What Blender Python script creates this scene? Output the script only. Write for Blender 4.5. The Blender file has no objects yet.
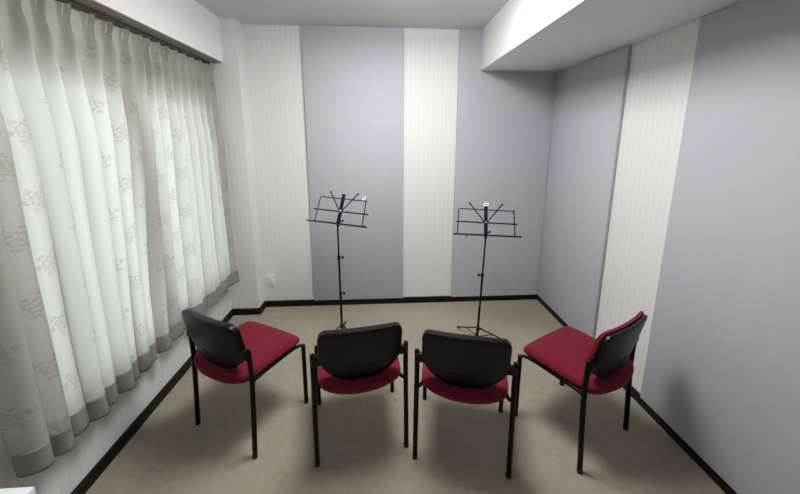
import bpy, bmesh, math, random
from math import sin, cos, pi, radians
from mathutils import Vector, Matrix
random.seed(4)
S = bpy.context.scene
COL = S.collection

# ------------------------------------------------------------------ camera
yaw, pitch, roll = .0601, .1823, .0023
def from_axes(X, F, U):   # x right, forward, up (pitch/yaw frame) -> world
    cp, sp, cy, sy = cos(pitch), sin(pitch), cos(yaw), sin(yaw)
    Y = F*cp + U*sp; Z = -F*sp + U*cp
    return Vector((X*cy + Y*sy, -X*sy + Y*cy, Z))
cd = bpy.data.cameras.new('camera'); cam = bpy.data.objects.new('camera', cd); COL.objects.link(cam)
right = from_axes(cos(roll), 0, sin(roll)); up = from_axes(-sin(roll), 0, cos(roll)); fwd = from_axes(0, 1, 0)
m = Matrix((right, up, -fwd)).transposed().to_4x4(); m.translation = (0, 0, 1.6)
cam.matrix_world = m
cd.sensor_fit = 'HORIZONTAL'; cd.sensor_width = 36
cd.lens = 317.0/800*36; cd.shift_y = (197.26-247)/800
cd.clip_start = .02
S.camera = cam

# ------------------------------------------------------------------ world, daylight, exposure
w = bpy.data.worlds.new('world'); S.world = w; w.use_nodes = True
w.node_tree.nodes['Background'].inputs[0].default_value = (.80, .93, 1, 1)
w.node_tree.nodes['Background'].inputs[1].default_value = 1.0
S.view_settings.view_transform = 'Standard'; S.view_settings.look = 'None'
S.view_settings.gamma = 1; S.view_settings.use_curve_mapping = False
S.view_settings.exposure = 0.0
DAY_POWER, LAMP_STRENGTH = 46, 38.0
ld = bpy.data.lights.new('daylight', 'AREA'); ld.shape = 'RECTANGLE'; ld.size = 2.0; ld.size_y = 1.5
ld.energy = DAY_POWER; ld.color = (.95, 1, .985)
lo = bpy.data.objects.new('daylight', ld); COL.objects.link(lo)
lo.location = (-2.75, 1.75, 1.05); lo.rotation_euler = (0, radians(-93), 0)

# ------------------------------------------------------------------ measures
XL, XR, YB, YF, ZC = -1.381, 1.585, 2.905, -.95, 2.527
XS, YP, XP = -1.256, 2.772, -1.135     # soffit face, pillar front, pillar side
XB, ZB, ZS = .8775, 2.187, 2.2          # beam face, beam underside, soffit underside
BH = .058

# ------------------------------------------------------------------ materials
def mat(name, col, rough=.6, metal=0, spec=.5):
    m = bpy.data.materials.new(name); m.use_nodes = True
    b = m.node_tree.nodes['Principled BSDF']
    b.inputs['Base Color'].default_value = (*col, 1); b.inputs['Roughness'].default_value = rough
    b.inputs['Metallic'].default_value = metal; b.inputs['Specular IOR Level'].default_value = spec
    return m
def nd(m, t, **k):
    n = m.node_tree.nodes.new(t)
    for a, v in k.items(): setattr(n, a, v)
    return n
def lk(m, a, b): m.node_tree.links.new(a, b)
def mth(m, op, a, b=None, c=None):
    n = nd(m, 'ShaderNodeMath', operation=op)
    for i, v in enumerate((a, b, c)):
        if v is None: continue
        if isinstance(v, (int, float)): n.inputs[i].default_value = v
        else: lk(m, v, n.inputs[i])
    return n.outputs[0]
def bsdf(m): return m.node_tree.nodes['Principled BSDF']
def mixcol(m, fac, c1, c2):
    n = nd(m, 'ShaderNodeMix', data_type='RGBA'); lk(m, fac, n.inputs[0])
    for i, c in ((6, c1), (7, c2)):
        if isinstance(c, tuple): n.inputs[i].default_value = (*c, 1)
        else: lk(m, c, n.inputs[i])
    return n.outputs[2]
def bump(m, height, strength=.3, dist=.002, target=None):
    n = nd(m, 'ShaderNodeBump'); n.inputs['Strength'].default_value = strength; n.inputs['Distance'].default_value = dist
    lk(m, height, n.inputs['Height'])
    lk(m, n.outputs[0], (target or bsdf(m)).inputs['Normal'])
def noise(m, vec, scale, detail=3, rough=.5):
    n = nd(m, 'ShaderNodeTexNoise'); n.inputs['Scale'].default_value = scale
    n.inputs['Detail'].default_value = detail; n.inputs['Roughness'].default_value = rough
    if vec is not None: lk(m, vec, n.inputs['Vector'])
    return n.outputs['Fac']
def objco(m): return nd(m, 'ShaderNodeTexCoord').outputs['Object']

def wallpaper(name, axis):      # off-white paper with fine embossed vertical ribs every 4 cm
    m = mat(name, (.78, .765, .725), .75, spec=.25)
    co = objco(m); sp = nd(m, 'ShaderNodeSeparateXYZ'); lk(m, co, sp.inputs[0])
    t = mth(m, 'FRACT', mth(m, 'MULTIPLY', sp.outputs[axis], 1/.0405))
    d = mth(m, 'ABSOLUTE', mth(m, 'SUBTRACT', t, .5))
    line = nd(m, 'ShaderNodeMapRange', interpolation_type='SMOOTHSTEP'); lk(m, d, line.inputs[0])
    line.inputs[1].default_value = .09; line.inputs[2].default_value = .02
    line.inputs[3].default_value = 0; line.inputs[4].default_value = 1
    d2 = mth(m, 'ABSOLUTE', mth(m, 'SUBTRACT', t, .72))
    l2 = nd(m, 'ShaderNodeMapRange', interpolation_type='SMOOTHSTEP'); lk(m, d2, l2.inputs[0])
    l2.inputs[1].default_value = .06; l2.inputs[2].default_value = .01; l2.inputs[3].default_value = 0; l2.inputs[4].default_value = .5
    s = mth(m, 'ADD', line.outputs[0], l2.outputs[0])
    c = mixcol(m, mth(m, 'MULTIPLY', s, .5), (.745, .74, .725), (.61, .605, .59))
    lk(m, c, bsdf(m).inputs['Base Color'])
    bump(m, mth(m, 'ADD', mth(m, 'MULTIPLY', s, -1), mth(m, 'MULTIPLY', noise(m, co, 300), .4)), .25, .002)
    return m
M = {}
M['paper_x'] = wallpaper('wallpaper_across', 0)
M['paper_y'] = wallpaper('wallpaper_along', 1)
def plaster(name, col):
    m = mat(name, col, .8, spec=.2); co = objco(m)
    bump(m, noise(m, co, 220, 4), .15, .002); return m
M['ceiling'] = plaster('ceiling_paper', (.66, .65, .66))
M['beam'] = plaster('beam_paper', (.80, .79, .785))
def fabric(name, c1, c2, sc=420, b=.35):
    m = mat(name, c1, .9, spec=.15); co = objco(m)
    n1 = noise(m, co, sc, 2); n2 = noise(m, co, 9, 3)
    f = mth(m, 'ADD', mth(m, 'MULTIPLY', n1, .7), mth(m, 'MULTIPLY', n2, .3))
    lk(m, mixcol(m, f, c1, c2), bsdf(m).inputs['Base Color'])
    bump(m, n1, b, .0015); return m
M['panel'] = fabric('panel_fabric', (.42, .431, .472), (.49, .501, .544))
M['red'] = fabric('red_fabric', (.125, .004, .017), (.17, .007, .025), 700)
M['red'].node_tree.nodes['Principled BSDF'].inputs['Sheen Weight'].default_value = .1
def carpet():
    m = mat('carpet', (.3, .27, .22), .95, spec=.1); co = objco(m)
    fine = noise(m, co, 260, 3, .7); mid = noise(m, co, 30, 4, .6); big = noise(m, co, 2.2, 3)
    f = mth(m, 'ADD', mth(m, 'MULTIPLY', fine, .55), mth(m, 'ADD', mth(m, 'MULTIPLY', mid, .3), mth(m, 'MULTIPLY', big, .15)))
    r = nd(m, 'ShaderNodeMapRange'); lk(m, f, r.inputs[0]); r.inputs[1].default_value = .35; r.inputs[2].default_value = .65
    lk(m, mixcol(m, r.outputs[0], (.275, .246, .198), (.410, .371, .304)), bsdf(m).inputs['Base Color'])
    bump(m, mth(m, 'ADD', fine, mid), .6, .004); return m
M['carpet'] = carpet()
M['base'] = mat('dark_baseboard', (.010, .006, .005), .5, spec=.2)
M['black_metal'] = mat('black_metal', (.002, .002, .0025), .42, spec=.18)
M['black_plastic'] = mat('black_plastic', (.0022, .0025, .004), .36, spec=.26)
_m = M['black_plastic']; bump(_m, noise(_m, objco(_m), 500, 2), .15, .0008)
M['dark_metal'] = mat('dark_metal', (.012, .012, .03), .3, .6)
M['chrome'] = mat('chrome', (.62, .63, .66), .25, 1)
M['grey_metal'] = mat('grey_metal', (.20, .21, .21), .4, .5)
M['taupe'] = mat('taupe_strip', (.36, .325, .285), .6)
M['rubber'] = mat('rubber', (.012, .012, .012), .8)
M['white_plastic'] = mat('white_plastic', (.78, .78, .75), .35)
M['slot'] = mat('dark_slot', (.03, .03, .03), .6)
M['white_top'] = mat('white_laminate', (.78, .80, .86), .3)
M['frame_alu'] = mat('window_aluminium', (.45, .45, .44), .35, .8)
M['door'] = mat('door_board', (.55, .53, .5), .5)
gl = bpy.data.materials.new('window_glass'); gl.use_nodes = True; nt = gl.node_tree; nt.nodes.clear()
o_ = nt.nodes.new('ShaderNodeOutputMaterial'); mx = nt.nodes.new('ShaderNodeMixShader'); mx.inputs[0].default_value = .06
tr = nt.nodes.new('ShaderNodeBsdfTransparent'); tr.inputs[0].default_value = (.95, .98, .97, 1); gs = nt.nodes.new('ShaderNodeBsdfGlossy'); gs.inputs['Roughness'].default_value = .02
nt.links.new(tr.outputs[0], mx.inputs[1]); nt.links.new(gs.outputs[0], mx.inputs[2]); nt.links.new(mx.outputs[0], o_.inputs[0])
M['glass'] = gl
em = bpy.data.materials.new('lamp_diffuser'); em.use_nodes = True
eb = em.node_tree.nodes['Principled BSDF']; eb.inputs['Base Color'].default_value = (.9, .9, .9, 1)
eb.inputs['Emission Color'].default_value = (1, .985, .975, 1); eb.inputs['Emission Strength'].default_value = LAMP_STRENGTH
M['lamp'] = em

def curtain_mat(name, transl, dark=1.0):
    m = bpy.data.materials.new(name); m.use_nodes = True; nt = m.node_tree; nt.nodes.clear()
    out = nt.nodes.new('ShaderNodeOutputMaterial')
    uv = nd(m, 'ShaderNodeUVMap').outputs[0]
    sp = nd(m, 'ShaderNodeSeparateXYZ'); lk(m, uv, sp.inputs[0])
    CU, CV = .20, .25
    cu = mth(m, 'MULTIPLY', sp.outputs[0], 1/CU); col = mth(m, 'FLOOR', cu)
    par = mth(m, 'MULTIPLY', mth(m, 'MODULO', col, 2), .5)
    cv = mth(m, 'ADD', mth(m, 'MULTIPLY', sp.outputs[1], 1/CV), par)
    px = mth(m, 'MULTIPLY', mth(m, 'SUBTRACT', mth(m, 'FRACT', cu), .5), CU)
    py = mth(m, 'MULTIPLY', mth(m, 'SUBTRACT', mth(m, 'FRACT', cv), .5), CV)
    r = mth(m, 'SQRT', mth(m, 'ADD', mth(m, 'MULTIPLY', px, px), mth(m, 'MULTIPLY', py, py)))
    th = mth(m, 'ARCTAN2', py, px)
    pet = mth(m, 'MULTIPLY', mth(m, 'SINE', mth(m, 'MULTIPLY', th, 6)), .013)     # petals
    edge = mth(m, 'ADD', pet, .052)
    ins = mth(m, 'LESS_THAN', mth(m, 'ADD', r, mth(m, 'MULTIPLY', noise(m, uv, 45, 3), .02)), edge)
    lace = mth(m, 'GREATER_THAN', mth(m, 'ADD', mth(m, 'MULTIPLY', mth(m, 'SINE', mth(m, 'ADD', mth(m, 'MULTIPLY', r, 330), mth(m, 'MULTIPLY', mth(m, 'SINE', mth(m, 'MULTIPLY', th, 6)), 1.3))), .10), noise(m, uv, 130, 3, .6)), .48)
    mask = mth(m, 'MULTIPLY', mth(m, 'MULTIPLY', ins, lace), .85)
    base = mixcol(m, mask, (.50*dark, .48*dark, .44*dark), (.41*dark, .39*dark, .35*dark))
    tcol = mixcol(m, mask, (.80*transl, .82*transl, .78*transl), (.63*transl, .625*transl, .57*transl))
    df = nd(m, 'ShaderNodeBsdfDiffuse'); lk(m, base, df.inputs[0])
    ts = nd(m, 'ShaderNodeBsdfTranslucent'); lk(m, tcol, ts.inputs[0])
    bp = nd(m, 'ShaderNodeBump'); bp.inputs['Strength'].default_value = .2; bp.inputs['Distance'].default_value = .001
    lk(m, noise(m, uv, 700, 2), bp.inputs['Height']); lk(m, bp.outputs[0], df.inputs['Normal'])
    mixs = nd(m, 'ShaderNodeMixShader'); mixs.inputs[0].default_value = .42
    lk(m, df.outputs[0], mixs.inputs[1]); lk(m, ts.outputs[0], mixs.inputs[2]); lk(m, mixs.outputs[0], out.inputs[0])
    return m
M['curtain'] = curtain_mat('curtain_damask', 1.0, 1.0)
M['hem'] = curtain_mat('curtain_hem', .25, .85)

# ------------------------------------------------------------------ mesh helpers
def add_box(bm, lo, hi, bev=0.0, seg=2, M4=None):
    r = bmesh.ops.create_cube(bm, size=1)
    vs = r['verts']
    for v in vs:
        v.co = Vector([lo[i] + (v.co[i]+.5)*(hi[i]-lo[i]) for i in range(3)])
    if bev:
        es = list({e for v in vs for e in v.link_edges})
        rr = bmesh.ops.bevel(bm, geom=es, offset=bev, segments=seg, affect='EDGES', profile=.5)
        vs = list({v for f in rr['faces'] for v in f.verts} | {v for v in vs if v.is_valid})
    if M4 is not None:
        for v in vs: v.co = M4 @ v.co
    return vs
def add_tube(bm, pts, r, n=14, rx=None):
    """round tube through points with hemispherical-ish closed ends; r number or list"""
    pts = [Vector(p) for p in pts]; rs = r if isinstance(r, (list, tuple)) else [r]*len(pts)
    rings = []; prev = None
    for i, p in enumerate(pts):
        t = (pts[min(i+1, len(pts)-1)] - pts[max(i-1, 0)]).normalized()
        a = Vector((1, 0, 0)) if abs(t.x) < .9 else Vector((0, 1, 0))
        if prev is not None: a = prev
        u = (a - t*a.dot(t)).normalized(); v = t.cross(u); prev = u
        rings.append([bm.verts.new(p + (u*cos(2*pi*k/n)+v*sin(2*pi*k/n))*rs[i]) for k in range(n)])
    for A, B in zip(rings, rings[1:]):
        for k in range(n):
            bm.faces.new((A[k], A[(k+1) % n], B[(k+1) % n], B[k]))
    for R, p, q in ((rings[0], pts[0], pts[1]), (rings[-1], pts[-1], pts[-2])):
        d = (p-q).normalized(); rr = (R[0].co-p).length
        R2 = [bm.verts.new(p + (v.co-p)*.6 + d*rr*.35) for v in R]
        for k in range(n):
            f = (R[k], R[(k+1) % n], R2[(k+1) % n], R2[k]); bm.faces.new(f)
        bm.faces.new(R2)
def smooth_path(pts, n=6):
    P = [Vector(p) for p in pts]; out = []
    for i in range(len(P)-1):
        p0, p1, p2, p3 = P[max(i-1, 0)], P[i], P[i+1], P[min(i+2, len(P)-1)]
        for k in range(n):
            t = k/n
            out.append(.5*((2*p1)+(p2-p0)*t+(2*p0-5*p1+4*p2-p3)*t*t+(3*p1-p0-3*p2+p3)*t**3))
    out.append(P[-1]); return out
def obj(name, bm, material, parent=None, smooth=True, uv=None):
    bmesh.ops.recalc_face_normals(bm, faces=bm.faces[:])
    me = bpy.data.meshes.new(name); bm.to_mesh(me); bm.free()
    me.materials.append(material)
    if smooth:
        me.polygons.foreach_set('use_smooth', [True]*len(me.polygons))
        me.set_sharp_from_angle(angle=radians(38))
    o = bpy.data.objects.new(name, me); COL.objects.link(o)
    if parent: o.parent = parent
    return o
def boxobj(name, lo, hi, material, parent=None, bev=.0):
    bm = bmesh.new(); add_box(bm, lo, hi, bev); return obj(name, bm, material, parent, smooth=bool(bev))
def thing(name, label, cat, loc=(0, 0, 0), rz=0, group=None):
    o = bpy.data.objects.new(name, None); COL.objects.link(o); o.empty_display_size = .1
    o.location = loc; o.rotation_euler = (0, 0, rz); tag(o, label, cat, group); return o
def tag(o, label, cat, group=None):
    o['label'] = label; o['category'] = cat
    if group: o['group'] = group
    return o
def struct(o): o['kind'] = 'structure'; return o
def dup(root, loc, rz, label):
    r = root.copy(); COL.objects.link(r); r.location = loc; r.rotation_euler = (0, 0, rz); r['label'] = label
    for ch in list(root.children):
        c = ch.copy(); COL.objects.link(c); c.parent = r
        for g in list(ch.children):
            d = g.copy(); COL.objects.link(d); d.parent = c
    return r

# ------------------------------------------------------------------ the room
T = .12
WY0, WY1, WZ0, WZ1 = 1.16, 2.60, .50, 1.86      # window opening
struct(boxobj('floor', (XL-T, YF-T, -.1), (XR+T, YB+T, 0), M['carpet']))
struct(boxobj('ceiling', (XL-T, YF-T, ZC), (XR+T, YB+T, ZC+.1), M['ceiling']))
struct(boxobj('wall_back', (XL-T, YB, 0), (XR+T, YB+T, ZC), M['paper_x']))
struct(boxobj('wall_right', (XR, YF, 0), (XR+T, YB, ZC), M['paper_y']))
struct(boxobj('wall_front', (XL-T, YF-T, 0), (XR+T, YF, ZC), M['paper_x']))
bm = bmesh.new()
add_box(bm, (XL-T, YF, 0), (XL, WY0, ZC)); add_box(bm, (XL-T, WY1, 0), (XL, YB, ZC))
add_box(bm, (XL-T, WY0, 0), (XL, WY1, WZ0)); add_box(bm, (XL-T, WY0, WZ1), (XL, WY1, ZC))
struct(obj('wall_left', bm, M['paper_y'], smooth=False))
struct(boxobj('trim_1', (XB, YF, ZB), (XR, YB, ZC), M['beam'], bev=.003))            # boxed beam along the right wall
struct(boxobj('trim_2', (XL, YF, ZS), (XS, YP, ZC), M['beam']))                      # boxed soffit over the window
struct(boxobj('trim_3', (XL, YP, 0), (XP, YB, ZC), M['paper_x']))                    # corner pillar
struct(boxobj('trim_4', (-1.346, YF, ZS-.004), (XS-.001, YP-.001, ZS), M['taupe']))        # thin taupe strip along the soffit underside, darker than its face
def baseboard(name, lo, hi): struct(boxobj(name, lo, hi, M['base'], bev=.002))
bt = .018
baseboard('baseboard_left', (XL, YF, 0), (XL+bt, YP-bt, BH))
baseboard('baseboard_pillar', (XL, YP-bt, 0), (XP+bt, YP, BH))
baseboard('baseboard_pillar_side', (XP, YP, 0), (XP+bt, YB-bt, BH))
baseboard('baseboard_back', (XP, YB-bt, 0), (XR-bt, YB, BH))
baseboard('baseboard_right', (XR-bt, YF, 0), (XR, YB, BH))
baseboard('baseboard_front', (XL+bt, YF, 0), (XR-bt, YF+bt, BH))
# window with sliding sashes behind the curtains
win = boxobj('window_1', (XL-.09, WY0, WZ0), (XL-.05, WY0+.04, WZ1), M['frame_alu']); struct(win)
bm = bmesh.new()
for lo, hi in (((XL-.09, WY1-.04, WZ0), (XL-.05, WY1, WZ1)), ((XL-.09, WY0+.04, WZ0), (XL-.05, WY1-.04, WZ0+.04)),
               ((XL-.09, WY0+.04, WZ1-.04), (XL-.05, WY1-.04, WZ1))):
    add_box(bm, lo, hi)
obj('window_frame', bm, M['frame_alu'], win, smooth=False)
boxobj('window_mullion', (XL-.085, 1.765, WZ0+.04), (XL-.003, 1.895, WZ1-.04), M['frame_alu'], win)
boxobj('window_pane', (XL-.072, WY0+.04, WZ0+.04), (XL-.068, 1.765, WZ1-.04), M['glass'], win)
boxobj('window_pane', (XL-.072, 1.895, WZ0+.04), (XL-.068, WY1-.04, WZ1-.04), M['glass'], win)
# door behind the viewer
dr = boxobj('door_1', (.1, YF, 0), (.95, YF+.03, 2.0), M['door'], bev=.003); struct(dr)
bm = bmesh.new(); add_tube(bm, [(.18, YF+.03, .95), (.18, YF+.07, .95), (.28, YF+.07, .95)], .009)
obj('door_handle', bm, M['chrome'], dr)

# ------------------------------------------------------------------ sound panels
def panel(lo, hi, label):
    o = boxobj('acoustic_panel', lo, hi, M['panel'], bev=.004); tag(o, label, 'wall panel'); return o
panel((-.653, YB-.028, BH+.002), (.205, YB-.0015, ZC-.002), 'tall blue-grey fabric wall panel on the back wall behind the left music stand')
bm = bmesh.new()   # L-shaped around the beam
pts = [(.684, BH+.002), (XR-.027, BH+.002), (XR-.027, ZB-.001), (XB-.001, ZB-.001), (XB-.001, ZC-.002), (.684, ZC-.002)]
f = [bm.verts.new((x, YB-.028, z)) for x, z in pts]; b = [bm.verts.new((x, YB-.0015, z)) for x, z in pts]
bm.faces.new(f); bm.faces.new(b[::-1])
for i in range(6): bm.faces.new((f[i], f[(i+1) % 6], b[(i+1) % 6], b[i]))
tag(obj('acoustic_panel', bm, M['panel'], smooth=False), 'blue-grey fabric wall panel notched around the beam behind the right music stand', 'wall panel')
panel((XR-.026, 2.043, BH+.002), (XR-.0015, YB-.0285, ZB-.002), 'narrower grey fabric wall panel on the right wall next to the far corner')
panel((XR-.026, -.35, BH+.002), (XR-.0015, 1.587, ZB-.002), 'wide grey fabric wall panel on the right wall nearest the viewer')

# ------------------------------------------------------------------ ceiling lamp (above the frame)
LX, LY = .12, 1.62
cl = thing('ceiling_light', 'square white ceiling fitting in the middle of the ceiling', 'ceiling light', (LX, LY, ZC))
boxobj('housing', (-.33, -.33, -.03), (.33, .33, 0), M['white_plastic'], cl, .004)
boxobj('diffuser', (-.30, -.30, -.085), (.30, .30, -.031), M['lamp'], cl, .012)

# ------------------------------------------------------------------ curtains
ZT, ZH = 2.158, .385
def interp(a, x):
    i = min(int(x), len(a)-2); i = max(i, 0); return a[i] + (a[i+1]-a[i])*(x-i)
def smst(a, b, x):
    t = max(0, min(1, (x-a)/(b-a))); return t*t*(3-2*t)
def cloth(tops, b0, b1, seed):
    rnd = random.Random(seed)
    N = len(tops); per = 40
    jit = [rnd.uniform(-.25, .25) for _ in range(N+2)]; am = [rnd.uniform(.75, 1.2) for _ in range(N+2)]
    ph2 = [rnd.uniform(0, 6.28) for _ in range(4)]
    ext = [tops[0]-(tops[1]-tops[0])*.5] + tops + [tops[-1]+(tops[-1]-tops[-2])*.3]
    # phase coordinate q: pleats at q = 1..N
    q0, q1 = .5, N+.5
    def P(q, z):
        if q < 1: yt = ext[0]+(ext[1]-ext[0])*q
        elif q > N: yt = ext[N]+(ext[N+1]-ext[N])*(q-N)
        else: yt = interp(ext, q)
        g = (q-q0)/(q1-q0)
        yb = b0+(b1-b0)*g
        t = (ZT-z)/(ZT-ZH)
        y = yt+(yb-yt)*smst(.0, 1, t)*.5 + (yb-yt)*t*.5
        # distance to nearest pleat in phase
        qq = q if q > .5 else .5
        k = max(1, min(N, round(qq))); d = q-k
        flare = .60+.45*smst(.085, 0, ZT-z)+1.1*smst(.09, .30, ZT-z)
        fold = math.exp(-(d/(.12*flare))**2)*(1+.22*(cos(2*pi*d/.11)-1)*smst(.13, .05, ZT-z))
        head = .050*fold*(1-.25*smst(.0, .08, ZT-z)*smst(.16, .08, ZT-z))
        kk = max(0, min(N+1, int(round(q))))
        jq = q + interp(jit, max(0, min(N+.99, q)))*smst(.1, .8, t)
        wv = 2*abs(cos(pi*jq))**.85-1
        wv = wv+.16*cos(4*pi*jq+ph2[0])*t+.18*sin(2*pi*jq*.5+ph2[1])*t
        amp = (.031+.016*t)*interp(am, max(0, min(N+.99, q)))
        body = amp*wv
        # soft cartridge shape just below the heading, then full rounded folds
        m_ = smst(.11, .62, ZT-z)
        x = -1.352 + head*(1-m_) + (body+.020+.035*t)*m_
        y += m_*(.019+.003*t)*sin(2*pi*jq+.3)
        x += .004*sin(z*5+q*2.1+ph2[2])*m_
        return Vector((max(x, XL+.010), min(y, YP-.008), z))
    cols = int((q1-q0)*per)
    return lambda i: q0+(q1-q0)*i/cols, cols, P
def sheet(qf, cols, P, z0, z1, rows, off=0, power=1.0):
    bm = bmesh.new(); uvl = bm.loops.layers.uv.new('UVMap'); grid = []
    for r in range(rows+1):
        z = z0+(z1-z0)*(r/rows)**power
        grid.append([bm.verts.new(P(qf(i), z)+Vector((off, 0, 0))) for i in range(cols+1)])
    for r in range(rows):
        for i in range(cols):
            fc = bm.faces.new((grid[r][i], grid[r][i+1], grid[r+1][i+1], grid[r+1][i]))
            for l, (rr, ii) in zip(fc.loops, ((r, i), (r, i+1), (r+1, i+1), (r+1, i))):
                l[uvl].uv = (qf(ii)*.165, z0+(z1-z0)*(rr/rows)**power)
    return bm
def curtain(tops, b0, b1, seed, label):
    qf, cols, P = cloth(tops, b0, b1, seed)
    c = obj('curtain', sheet(qf, cols, P, ZT, .478, 90, power=1.35), M['curtain'])
    tag(c, label, 'curtain', None)
    h = obj('hem', sheet(qf, cols, P, .484, ZH, 8, .0015), M['hem'], c)
    s = h.modifiers.new('thick', 'SOLIDIFY'); s.thickness = .002
    h['label'] = 'darker doubled hem band'
    return c
topsL = [1.10, 1.185, 1.255, 1.355, 1.44, 1.545, 1.66, 1.76, 1.862, 1.955]
topsR = [2.012, 2.095, 2.178, 2.26, 2.35, 2.445, 2.54, 2.635, 2.715]
curtain(topsL, 1.04, 1.775, 11, 'cream damask pinch-pleat curtain, the wider one at the left edge of the photo')
curtain(topsR, 1.838, 2.66, 23, 'cream damask pinch-pleat curtain, the one hanging nearer the back corner')
rail = thing('curtain_rail', 'grey metal curtain track fixed under the soffit above both curtains', 'curtain rail', (-1.363, 1.8, 2.185))
boxobj('track', (-.013, -1.2, -.008), (.013, .93, .015), M['grey_metal'], rail, .003)
boxobj('track_lip', (.010, -1.2, -.018), (.016, .93, -.006), M['slot'], rail)
for k in range(19):
    y = (topsL+topsR)[k]-1.8
    bm = bmesh.new(); add_box(bm, (-.006, y-.005, -.028), (.006, y+.005, -.010), .002); obj('glider', bm, M['white_plastic'], rail)
boxobj('end_cap', (-.015, .93, -.012), (.015, .945, .015), M['slot'], rail, .002)

# ------------------------------------------------------------------ chair
def outline_seat(n=72):
    """seat seen from above, chair faces +y"""
    pts = []
    ctrl = [(0, .212), (.10, .208), (.175, .200), (.212, .182), (.219, .13), (.217, .03), (.212, -.08), (.205, -.152),
            (.182, -.194), (.128, -.221), (.06, -.236), (0, -.240)]
    full = ctrl + [(-x, y) for x, y in ctrl[-2:0:-1]]
    L_ = len(full)
    for i in range(L_):
        p0, p1, p2, p3 = [Vector(full[(i+j-1) % L_]) for j in range(4)]
        for k in range(4):
            t = k/4
            pts.append(.5*((2*p1)+(p2-p0)*t+(2*p0-5*p1+4*p2-p3)*t*t+(3*p1-p0-3*p2+p3)*t**3))
    return pts
def seat_z(x, y):       # gentle dish with waterfall front and raised rear
    return -.010*max(0, (y-.10)/.1)**2 + .004*(x/.2)**2 - .006*math.exp(-((x/.12)**2+((y+.05)/.12)**2))
def layered(bm, outl, layers, zf):
    rings = []
    for s, z in layers:
        rings.append([bm.verts.new((p.x*s, (p.y+.015)*s-.015, z+zf(p.x*s, p.y*s))) for p in outl])
    n = len(outl)
    for A, B in zip(rings, rings[1:]):
        for k in range(n): bm.faces.new((A[k], A[(k+1) % n], B[(k+1) % n], B[k]))
    for R, s in ((rings[0], layers[0]), (rings[-1], layers[-1])):
        c = bm.verts.new((0, -.015, s[1]+zf(0, 0)))
        for k in range(n): bm.faces.new((R[k], R[(k+1) % n], c))
def y_back(x, z):      # rear surface of the backrest
    return -.166 - .060*((z-.437)/.30)**1.0 - .022*(1-(x/.2)**2)
def back_outline(sx=1.0, ztop=.737, zbot=.441, grow=0.0):
    pts = []
    rc = .045; X = .199*sx+grow
    zt = ztop+grow; zb_ = zbot-grow
    # upper right corner arc, top edge, upper left arc, lower D curve
    for k in range(9):
        a = pi/2*k/8; pts.append((X-rc+rc*cos(a)*1.0, zt-rc+rc*sin(a)))
    for k in range(1, 12):
        t = k/12; pts.append(((X-rc)*(1-2*t), zt+.004*sin(pi*t)))
    for k in range(9):
        a = pi/2+pi/2*k/8; pts.append((-(X-rc)+rc*cos(a), zt-rc+rc*sin(a)))
    zs = .60
    for k in range(1, 3): pts.append((-X, zt-rc+(zs-zt+rc)*k/2))
    for k in range(1, 24):
        a = pi+pi*k/24; ca, sa = cos(a), sin(a)
        e = .95
        pts.append((X*math.copysign(abs(ca)**e, ca), zs+(zs-zb_)*math.copysign(abs(sa)**e, sa)))
    for k in range(0, 2): pts.append((X, zs+(zt-rc-zs)*k/2))
    return pts
def curved_slab(bm, outl, y0, y1, rings=5, rnd=.006):
    """slab following y_back between offsets y0 (rear) and y1 (front), rounded rim"""
    cz = .59
    def ring(s, off):
        return [bm.verts.new((x*s, y_back(x*s, cz+(z-cz)*s)+off, cz+(z-cz)*s)) for x, z in outl]
    n = len(outl); R = []
    seq = [(.25, y0), (.55, y0), (.80, y0), (.94, y0), (.98, y0+rnd*.3), (1.0, y0+rnd), (1.0, (y0+y1)/2), (1.0, y1-rnd), (.975, y1-rnd*.25), (.93, y1), (.8, y1+.003), (.55, y1+.005), (.25, y1+.005)]
    for s, o in seq: R.append(ring(s, o))
    for A, B in zip(R, R[1:]):
        for k in range(n): bm.faces.new((A[k], A[(k+1) % n], B[(k+1) % n], B[k]))
    for Q, o in ((R[0], y0), (R[-1], y1+.005)):
        c = bm.verts.new((0, y_back(0, cz)+o, cz))
        for k in range(n): bm.faces.new((Q[k], Q[(k+1) % n], c))
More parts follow.
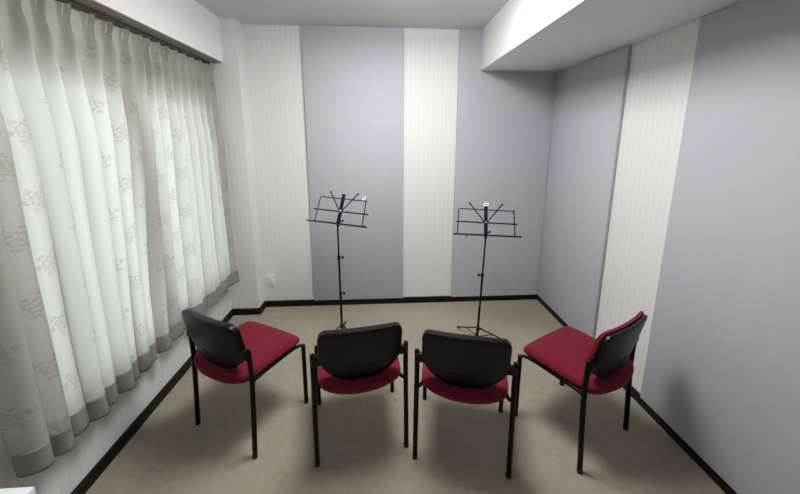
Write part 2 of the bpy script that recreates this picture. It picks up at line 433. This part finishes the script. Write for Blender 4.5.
def make_chair(label, loc, rz, wrapped):     # wrapped: the shell's rim closes over the cushion's edge
    t = thing('stacking_chair', label, 'chair', loc, rz, 'red and black chairs in an arc')
    bm = bmesh.new(); ol = outline_seat()
    layered(bm, ol, [(.88, .411), (.965, .412), (.99, .418), (1.0, .427), (.988, .438), (.95, .446), (.88, .451), (.7, .453), (.4, .453)], seat_z)
    obj('seat', bm, M['red'], t)
    bm = bmesh.new(); layered(bm, ol, [(.82, .392), (.91, .395), (.93, .401), (.93, .412)], seat_z)
    obj('seat_pan', bm, M['black_plastic'], t)
    bm = bmesh.new(); curved_slab(bm, back_outline(), 0.0, .040 if wrapped else .026)
    # moulded ribs low on the rear of the shell
    bs = obj('backrest', bm, M['black_plastic'], t)
    for z in (.520, .532):
        bm = bmesh.new(); pts = [(x, y_back(x, z+.006*abs(x)/.1)-.0006, z+.006*abs(x)/.1) for x in [(-.075+.15*i/12) for i in range(13)]]
        add_tube(bm, pts, .0013, 6); obj('moulded_rib', bm, M['black_plastic'], bs)
    bm = bmesh.new(); curved_slab(bm, back_outline(.93, .718, .455, 0) if wrapped else back_outline(1.05, .743, .450, 0), .034 if wrapped else .024, .050 if wrapped else .037, rnd=.008 if wrapped else .014)
    cu = obj('back_cushion', bm, M['red'], t); cu['label'] = 'red upholstered front of the backrest'
    for s in (-1, 1):
        bm = bmesh.new(); add_tube(bm, smooth_path([(s*.228, -.190, .008), (s*.228, -.178, .21), (s*.2275, -.168, .40), (s*.2265, -.168, .50), (s*.2265, -.172, .600)], 5), .0125)
        l = obj('leg', bm, M['black_metal'], t)
        bm = bmesh.new(); add_tube(bm, [(s*.228, -.1905, .002), (s*.228, -.189, .024)], .0132); obj('rubber_foot', bm, M['rubber'], l)
        bm = bmesh.new(); add_tube(bm, [(s*.228, .190, .008), (s*.228, .190, .393)], .0125)
        l = obj('leg', bm, M['black_metal'], t)
        bm = bmesh.new(); add_tube(bm, [(s*.228, .190, .002), (s*.228, .190, .024)], .0132); obj('rubber_foot', bm, M['rubber'], l)
        # side rail under the seat
        bm = bmesh.new(); add_tube(bm, smooth_path([(s*.226, .190, .388), (s*.212, .170, .394), (s*.203, .10, .397), (s*.200, -.09, .397), (s*.207, -.15, .398), (s*.2275, -.168, .402)], 5), .0095)
        obj('side_rail', bm, M['black_metal'], t)
        # bracket fixing the backrest to the post
        bm = bmesh.new()
        add_box(bm, (min(s*.165, s*.232), -.188, .545), (max(s*.165, s*.232), -.166, .592), .006, 3)
        obj('back_bracket', bm, M['black_plastic'], t)
        bm = bmesh.new(); add_tube(bm, [(s*.185, -.186, .569), (s*.185, -.192, .569)], .006); obj('bolt', bm, M['black_metal'], t)
    for y in (.12, -.11):
        bm = bmesh.new(); add_tube(bm, [(-.195, y, .392), (.195, y, .392)], .009); obj('cross_rail', bm, M['black_metal'], t)
    return t
base_chair = make_chair('red chair at the far left beside the curtains, angled toward the right music stand', (-.7622, 1.6677, 0), -.4997, True)
dup(base_chair, (-.1344, 1.5574, 0), .1609, 'red chair seen from behind in front of the left music stand')
dup(base_chair, (.4299, 1.4664, 0), -.2659, 'red chair seen from behind in front of the right music stand')
make_chair('red chair at the far right beside the wall panels, turned toward the left', (1.0683, 1.4984, 0), .484, False)

# ------------------------------------------------------------------ music stands
def music_stand(label, base, top, psi, tau, legrot, knobs, knob_side, lefth, bars):
    """base = pole foot on the carpet, top = where the desk's ledge meets the pole"""
    t = thing('music_stand', label, 'music stand', (base[0], base[1], 0), 0, 'folding music stands')
    Tp = Vector((top[0]-base[0], top[1]-base[1], top[2]))      # in the stand's own frame
    def on(z): return Vector((Tp.x*z/Tp.z, Tp.y*z/Tp.z, z))
    def part(name, fn, mt, par=t):
        bm = bmesh.new(); fn(bm); return obj(name, bm, mt, par)
    z1, z2 = knobs; single = z1 is None; z1 = z1 or .30
    part('lower_pole', lambda b: add_tube(b, [on(.035), on(z1)], .0092), M['black_metal'])
    part('middle_pole', lambda b: add_tube(b, [on(z1-.01), on(z2)], .0078), M['black_metal'])
    part('upper_pole', lambda b: add_tube(b, [on(z2-.01), on(Tp.z+.01)], .0062), M['black_metal'])
    for z in ((z2,) if single else (z1, z2)):
        part('pole_collar', lambda b: add_tube(b, [on(z-.014), on(z+.012)], .0115), M['black_plastic'])
        c = on(z)
        k = part('clamp_knob', lambda b: (add_tube(b, [c, c+Vector((knob_side*.030, -.004, .002))], .004, 8),
                                          add_box(b, (c.x+knob_side*.030-.007, c.y-.010, c.z-.009), (c.x+knob_side*.030+.007, c.y+.004, c.z+.013), .003)), M['black_plastic'])
    hz = .118
    part('leg_hub', lambda b: add_tube(b, [on(hz-.014), on(hz+.012)], .0165, 18), M['black_plastic'])
    part('brace_hub', lambda b: add_tube(b, [on(.040), on(.056)], .0145, 18), M['black_plastic'])
    c = on(hz); part('hub_knob', lambda b: add_tube(b, [c, c+Vector((.026, -.018, .008))], .006, 10), M['black_plastic'])
    for k in range(3):
        a = radians(legrot+120*k); d = Vector((cos(a), sin(a), 0)); s0 = on(hz)+d*.014; foot = d*.225+Vector((0, 0, .008))
        l = part('leg', lambda b: add_tube(b, [s0, foot], .0052, 10), M['black_metal'])
        part('rubber_foot', lambda b: add_tube(b, [foot-d*.018+Vector((0, 0, .008)), foot+d*.004], .0085, 10), M['rubber'], l)
        mid = s0.lerp(foot, .52)
        part('brace', lambda b: add_tube(b, [mid, on(.048)+d*.012], .0032, 8), M['black_metal'])
    # desk: u along the ledge, v up the leaning desk
    U = Vector((cos(psi), -sin(psi), 0)); V = Vector((sin(psi)*sin(tau), cos(psi)*sin(tau), cos(tau))); N_ = U.cross(V)
    O = on(Tp.z)+Vector((0, 0, 0))
    R4 = Matrix((U, V, N_)).transposed().to_4x4()
    def bar(b, p, q, wd, th, n0=0.0):      # flat bar from p to q in desk plane
        p, q = Vector((*p, 0)), Vector((*q, 0)); d = (q-p).normalized(); e = Vector((-d.y, d.x, 0))
        vs = []
        X = Matrix((d, e, Vector((0, 0, 1)))).transposed().to_4x4(); X.translation = p+Vector((0, 0, n0))
        W4 = Matrix.Translation(O) @ R4
        add_box(b, (0, -wd/2, -th/2), ((q-p).length, wd/2, th/2), min(wd, th)*.25, 1, W4 @ X)
    g = bars
    part('desk_ledge', lambda b: (bar(b, (g['l0'], 0), (g['l1'], 0), .013, .005), bar(b, (g['l0']+.01, -.004), (g['l1']-.01, -.004), .003, .034, .015)), M['dark_metal'])
    part('middle_bar', lambda b: bar(b, (g['m0'], .097), (g['m1'], .093), .0105, .003, .002), M['dark_metal'])
    part('top_bar', lambda b: bar(b, (-.196, .200), (.212, .192), .008, .003, -.002), M['dark_metal'])
    for s in (-1, 1):
        part('side_bar', lambda b: bar(b, (s*.21, 0), (s*.204, .200), .008, .003, .0), M['dark_metal'])
        part('support_arm', lambda b: (bar(b, (0, .088), (s*.125, .248), .009, .003, -.005),
                                       bar(b, (s*.117, .238), (s*.126, .2495), .013, .006, -.005)), M['dark_metal'])
    sp = part('desk_spine', lambda b: (bar(b, (0, -.012), (0, .236), .024, .003, -.010), bar(b, (-.012, -.01), (-.012, .234), .003, .010, -.006), bar(b, (.012, -.01), (.012, .234), .003, .010, -.006)), M['dark_metal'])
    part('pivot', lambda b: add_tube(b, [O+V*.097-N_*.012, O+V*.097+N_*.006], .010, 14), M['chrome'], sp)
    part('tilt_joint', lambda b: (add_tube(b, [O-N_*.016-V*.014, O-N_*.016+V*.03], .011, 12)), M['black_plastic'])
    part('tilt_knob', lambda b: (add_tube(b, [O-N_*.014+V*.022, O-N_*.014+V*.024+U*.030], .0045, 8),
                                 bar(b, (.024, .022), (.034, .036), .014, .008, -.014)), M['black_plastic'])
    # small white size tag with a dark mark
    for nm, lo, hi, mt in g['tags']:
        part(nm, lambda b: add_box(b, lo, hi, .0008, 1, Matrix.Translation(O) @ R4), M[mt])
    # paper clips hanging under the ledge
    for s in g['clips']:
        part('page_clip', lambda b: bar(b, (s, -.004), (s+.002, -.034), .004, .003, .020), M['dark_metal'])
    return t
# left stand: ledge centre projects to its place 2.35 m away
music_stand('folding black music stand on the left, its desk tilted down to the right', (-.325, 2.35, 0), (-.333, 2.35, .966),
            radians(25.5), radians(25), 90, (.396, .697), 1, 0,
            dict(l0=-.287, l1=.248, m0=-.245, m1=.246, tags=[('name_tag', (.170, .200, .001), (.198, .226, .003), 'white_plastic'), ('tag_mark', (.176, .212, .003), (.192, .219, .0036), 'slot')], clips=[]))
music_stand('folding black music stand on the right with a chrome clip on top of its desk', (.755, 2.25, 0), (.783, 2.25, .888),
            radians(13), radians(25), 118, (None, .57), -1, 0,
            dict(l0=-.242, l1=.255, m0=-.222, m1=.228, tags=[('top_clip', (-.019, .226, -.006), (.019, .252, .004), 'white_plastic'), ('clip_slot', (-.013, .236, .004), (.013, .243, .0046), 'slot')], clips=[-.145]))

# ------------------------------------------------------------------ outlet, white table
ot = thing('wall_outlet', 'small white outlet plate low on the striped back wall left of the panels', 'wall outlet', (-1.062, YB, .268))
boxobj('cover_plate', (-.041, -.008, -.064), (.041, 0, .064), M['white_plastic'], ot, .003)
sk = boxobj('socket', (-.013, -.0115, -.045), (.013, -.008, .045), M['white_plastic'], ot, .001)
for z in (-.022, .022):
    for x in (-.0045, .0045): boxobj('pin_slot', (x-.0007, -.0120, z-.003), (x+.0007, -.0114, z+.003), M['slot'], sk)
tb = thing('side_table', 'white tabletop whose corner shows at the bottom left under the curtain', 'table', (-1.14, .45, 0))
boxobj('tabletop', (-.222, -.30, .675), (.225, .288, .70), M['white_top'], tb, .003)
for x in (-.19, .195):
    for y in (-.26, .25):
        bm = bmesh.new(); add_tube(bm, [(x, y, .005), (x, y, .675)], .014); obj('leg', bm, M['grey_metal'], tb)
